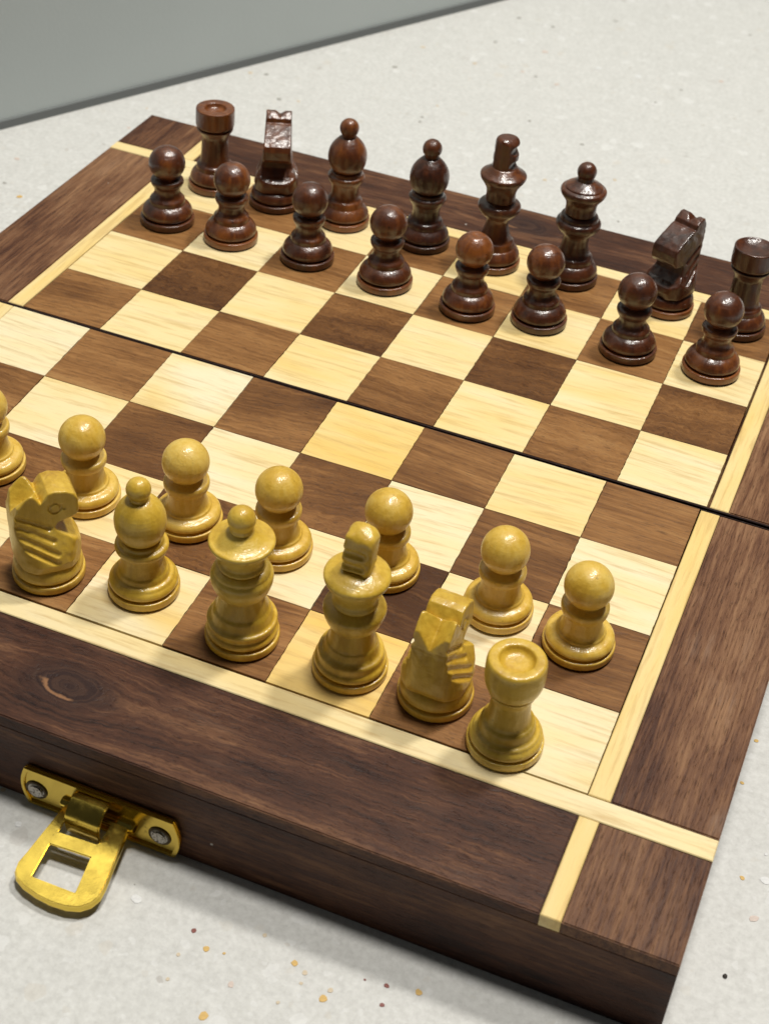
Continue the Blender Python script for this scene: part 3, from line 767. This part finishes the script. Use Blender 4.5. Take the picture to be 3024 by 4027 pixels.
YG, YB = 'yellow pawns', 'yellow back row pieces'
BG, BB = 'brown pawns', 'brown back row pieces'
R_ = math.radians
place('w', 'knight', (2.600, .367, 1.084), R_(45), 'yellow wooden knight in profile facing right, leftmost of the front row', YB, .45, 1.1)
place('w', 'bishop', (3.503, .551, 1.090), R_(40), 'yellow wooden bishop with round head and ball finial', YB, .50, 2.3)
place('w', 'queen', (4.595, .384, 1.085), R_(10), 'yellow wooden queen with wide flanged crown and ball on top', YB, .48, 3.7)
place('w', 'king', (5.632, .437, 1.087), R_(2), 'yellow wooden king with notched block finial, tallest of the yellow pieces', YB, .47, 4.9, (0, R_(1.0)))
place('w', 'knight', (6.444, .454, 1.087), R_(88), 'yellow wooden knight seen from behind, between yellow king and yellow rook', YB, .42, 5.2)
place('w', 'rook', (7.183, .190, 1.079), R_(0), 'yellow wooden rook with dished round top, nearest the board corner', YB, .50, 6.6)
for sq, P, lab, tn in (('b', (1.314, 1.432, 1.119), 'yellow wooden pawn cut off by the left edge of the picture', .55),
                       ('c', (2.389, 1.431, 1.119), 'yellow wooden pawn just behind the side-on yellow knight', .60),
                       ('d', (3.446, 1.546, 1.123), 'yellow wooden pawn just behind the yellow bishop', .58),
                       ('e', (4.401, 1.566, 1.123), 'yellow wooden pawn just behind the yellow queen', .50),
                       ('f', (5.445, 1.734, 1.129), 'yellow wooden pawn partly hidden behind the yellow king', .52),
                       ('g', (6.598, 1.685, 1.127), 'yellow wooden pawn just behind the yellow knight seen from behind', .52),
                       ('h', (7.420, 1.579, 1.124), 'yellow wooden pawn at the right end of its row, behind the yellow rook', .50)):
    place('w', 'pawn', P, rnd.uniform(0, 6), lab, YG, tn, rnd.uniform(5, 40))
place('b', 'rook', (.636, 7.711, 1.069), 1.0, 'brown wooden rook with narrow drilled hole, at the far left corner', BB, .60, 1.4, parts={'base': .22, 'stem': .1})
place('b', 'knight', (1.518, 7.692, 1.071), R_(-67), 'brown wooden knight facing the camera, between brown rook and brown bishop', BB, .5, 2.6)
place('b', 'bishop', (2.469, 7.681, 1.074), .4, 'lighter brown wooden bishop standing beside the brown knight facing the camera', BB, .55, 3.2, parts={'base': .25})
place('b', 'bishop', (3.555, 7.678, 1.076), 2.4, 'darker reddish brown wooden bishop standing beside the brown king', BB, .36, 4.8)
place('b', 'king', (4.489, 7.630, 1.080), R_(10), 'brown wooden king with notched round finial, tallest of the brown pieces', BB, .46, 5.5, parts={'base': .30})
place('b', 'queen', (5.456, 7.743, 1.078), .7, 'brown wooden queen with wide crown and ball on top', BB, .42, 6.1)
place('b', 'knight', (6.686, 7.678, 1.083), R_(-112), 'brown wooden knight facing left, standing beside the brown rook at right', BB, .30, 7.7, parts={'base': .40})
place('b', 'rook_wide', (7.574, 7.620, 1.087), 2.0, 'brown wooden rook with wide dished top, at the right edge of the picture', BB, .36, 8.3)
for P, lab, tn in (((.553, 6.580, 1.102), 'brown wooden pawn at the far left end of its row', .42),
                   ((1.435, 6.563, 1.105), 'brown wooden pawn second from the left, in front of far left rook and knight', .52),
                   ((2.459, 6.580, 1.106), 'brown wooden pawn third from the left, in front of the lighter brown bishop', .42),
                   ((3.503, 6.517, 1.111), 'brown wooden pawn fourth from the left, in front of the darker brown bishop', .46),
                   ((4.581, 6.442, 1.115), 'brown wooden pawn with a flattened orange top, in front of the brown king', .52),
                   ((5.424, 6.596, 1.113), 'brown wooden pawn standing in front of the brown queen', .48),
                   ((6.535, 6.488, 1.118), 'brown wooden pawn in front of the brown knight facing left', .40),
                   ((7.500, 6.544, 1.119), 'brown wooden pawn at the right end of its row, in front of the wide-topped rook', .55)):
    fl = 'flattened' in lab
    place('b', 'pawn_flat' if fl else 'pawn', P, rnd.uniform(0, 6), lab, BG, tn, rnd.uniform(5, 40),
          parts={'head': .20} if fl else ({'base': .32} if lab.split()[3:5] in (['second', 'from'], ['fourth', 'from'], ['at', 'the']) and tn > .43 else None))

# ------------------------------------------------------------------ terrazzo chips and a crumb
CH = {'r': (0.22, 0.065, 0.05), 'y': (0.62, 0.40, 0.12), 'p': (0.60, 0.50, 0.36), 'k': (0.60, 0.50, 0.44), 'w': (0.68, 0.685, 0.68), 'g': (0.34, 0.33, 0.30)}
CM = {}
for k, c in CH.items():
    g = G('chip_' + {'r': 'rust', 'y': 'ochre', 'p': 'beige', 'k': 'pink', 'w': 'white', 'g': 'grey'}[k])
    tc = g.n('TexCoord').outputs['Object']
    a = g.noise(tc, 1500, 3)
    g.set(g.p.inputs['Base Color'], g.mix(a, tuple(x * .75 for x in c) + (1,), tuple(min(1, x * 1.2) for x in c) + (1,)))
    g.set(g.p.inputs['Roughness'], .48); CM[k] = g.m
CHIPS = [(5.292, -1.949, .026, 'r'), (5.464, -2.064, .030, 'y'), (5.621, -2.043, .0150, 'y'), (5.282, -2.21, .0202, 'p'), (6.187, -1.884, .030, 'y'), (6.301, -1.934, .028, 'p'), (6.314, -2.04, .018, 'p'), (6.535, -2.094, .038, 'y'), (6.559, -1.998, .027, 'p'), (6.961, -1.767, .028, 'r'), (6.993, -1.95, .024, 'r'), (6.776, -1.79, .012, 'r'), (7.224, -1.717, .032, 'y'), (5.731, -2.636, .045, 'y'), (5.312, -2.454, .0181, 'p'), (5.85, -1.741, .0221, 'p'), (6.219, -2.28, .0176, 'p'), (5.8, -2.286, .0322, 'k'),
 (9.422, .571, .0282, 'y'), (9.612, .184, .045, 'k'), (9.616, .635, .0468, 'w'), (9.183, 1.664, .02, 'y'), (9.191, 2.251, .024, 'y'), (9.565, .923, .019, 'w'), (4.704, -1.87, .0476, 'w'), (4.62, -1.743, .0069, 'g'), (3.057, -1.326, .0296, 'p'), (3.387, -1.602, .0361, 'w'),
 (1.732, 17.417, .045, 'g'), (2.371, 17.377, .0418, 'g'), (3.286, 18.202, .0462, 'g'), (1.694, 16.239, .0371, 'g'), (.687, 15.403, .0452, 'p'), (.561, 14.443, .05, 'g'), (1.672, 15.25, .0442, 'p'), (3.121, 15.186, .0508, 'k'), (2.732, 15.29, .0316, 'g'), (2.476, 15.363, .0358, 'k'), (5.531, 16.721, .0467, 'k'), (3.141, 13.703, .0338, 'g'), (1.631, 12.812, .0303, 'g'), (1.606, 12.979, .0342, 'g'), (1.678, 13.464, .0308, 'p'), (4.752, 15.379, .0305, 'g'), (5.565, 18.879, .0328, 'g'), (5.017, 16.041, .0347, 'g'), (5.259, 11.327, .0236, 'g'), (4.108, 13.361, .0329, 'g'), (3.941, 11.982, .0353, 'p'), (4.875, 12.503, .0316, 'p'), (2.064, 16.546, .0742, 'w'), (4.238, 16.19, .0707, 'w'), (3.559, 16.152, .0636, 'w'), (4.096, 12.068, .0353, 'w'), (4.286, 13.523, .0366, 'w'), (2.564, 16.302, .0569, 'k'),
 (-.598, 12.419, .0424, 'g'), (-1.148, 13.121, .0396, 'g'), (-1.397, 13.044, .0397, 'p'), (-3.076, 8.783, .0442, 'k'), (-2.854, 8.094, .0324, 'g'), (-2.467, 7.862, .0426, 'y'), (-2.159, 10.414, .0302, 'k'), (-.298, 12.5, .0307, 'p'), (-2.228, 11.116, .0231, 'p')]
for x, y, r, k in CHIPS:
    n = 9; st = rnd.uniform(.75, 1.0); a0 = rnd.uniform(0, 6)
    pts = []
    for i in range(n):
        a = 2 * math.pi * i / n; q = r * rnd.uniform(.82, 1.15)
        u, vv = q * math.cos(a), q * st * math.sin(a)
        pts.append((u * math.cos(a0) - vv * math.sin(a0), u * math.sin(a0) + vv * math.cos(a0)))
    v = [(a * U, b * U, 0.00008) for a, b in pts] + [(a * U * .93, b * U * .93, 0.00012) for a, b in pts]
    fc = [tuple(range(n, 2 * n))] + [(i, (i + 1) % n, n + (i + 1) % n, n + i) for i in range(n)]
    o = link('stone_chip', mesh('chip', v, fc), CM[k], table); o.location = (x * U, y * U, 0)
bm = bmesh.new(); bmesh.ops.create_icosphere(bm, subdivisions=2, radius=.021 * U)
for vv in bm.verts: vv.co *= rnd.uniform(.7, 1.2); vv.co.z *= .6
me = bpy.data.meshes.new('crumb'); bm.to_mesh(me); bm.free()
g = plain('dark_crumb', (.03, .026, .022), .8)
g.set(g.p.inputs['Base Color'], g.mix(g.noise(g.n('TexCoord').outputs['Object'], 3000, 2), (.015, .012, .010, 1), (.07, .06, .05, 1)))
crumb = link('crumb', me, g.m); crumb.location = (9.507 * U, -.502 * U, .010 * U)
tag(crumb, 'tiny dark crumb lying on the table beside the board corner', 'crumb')

bpy.context.view_layer.update()
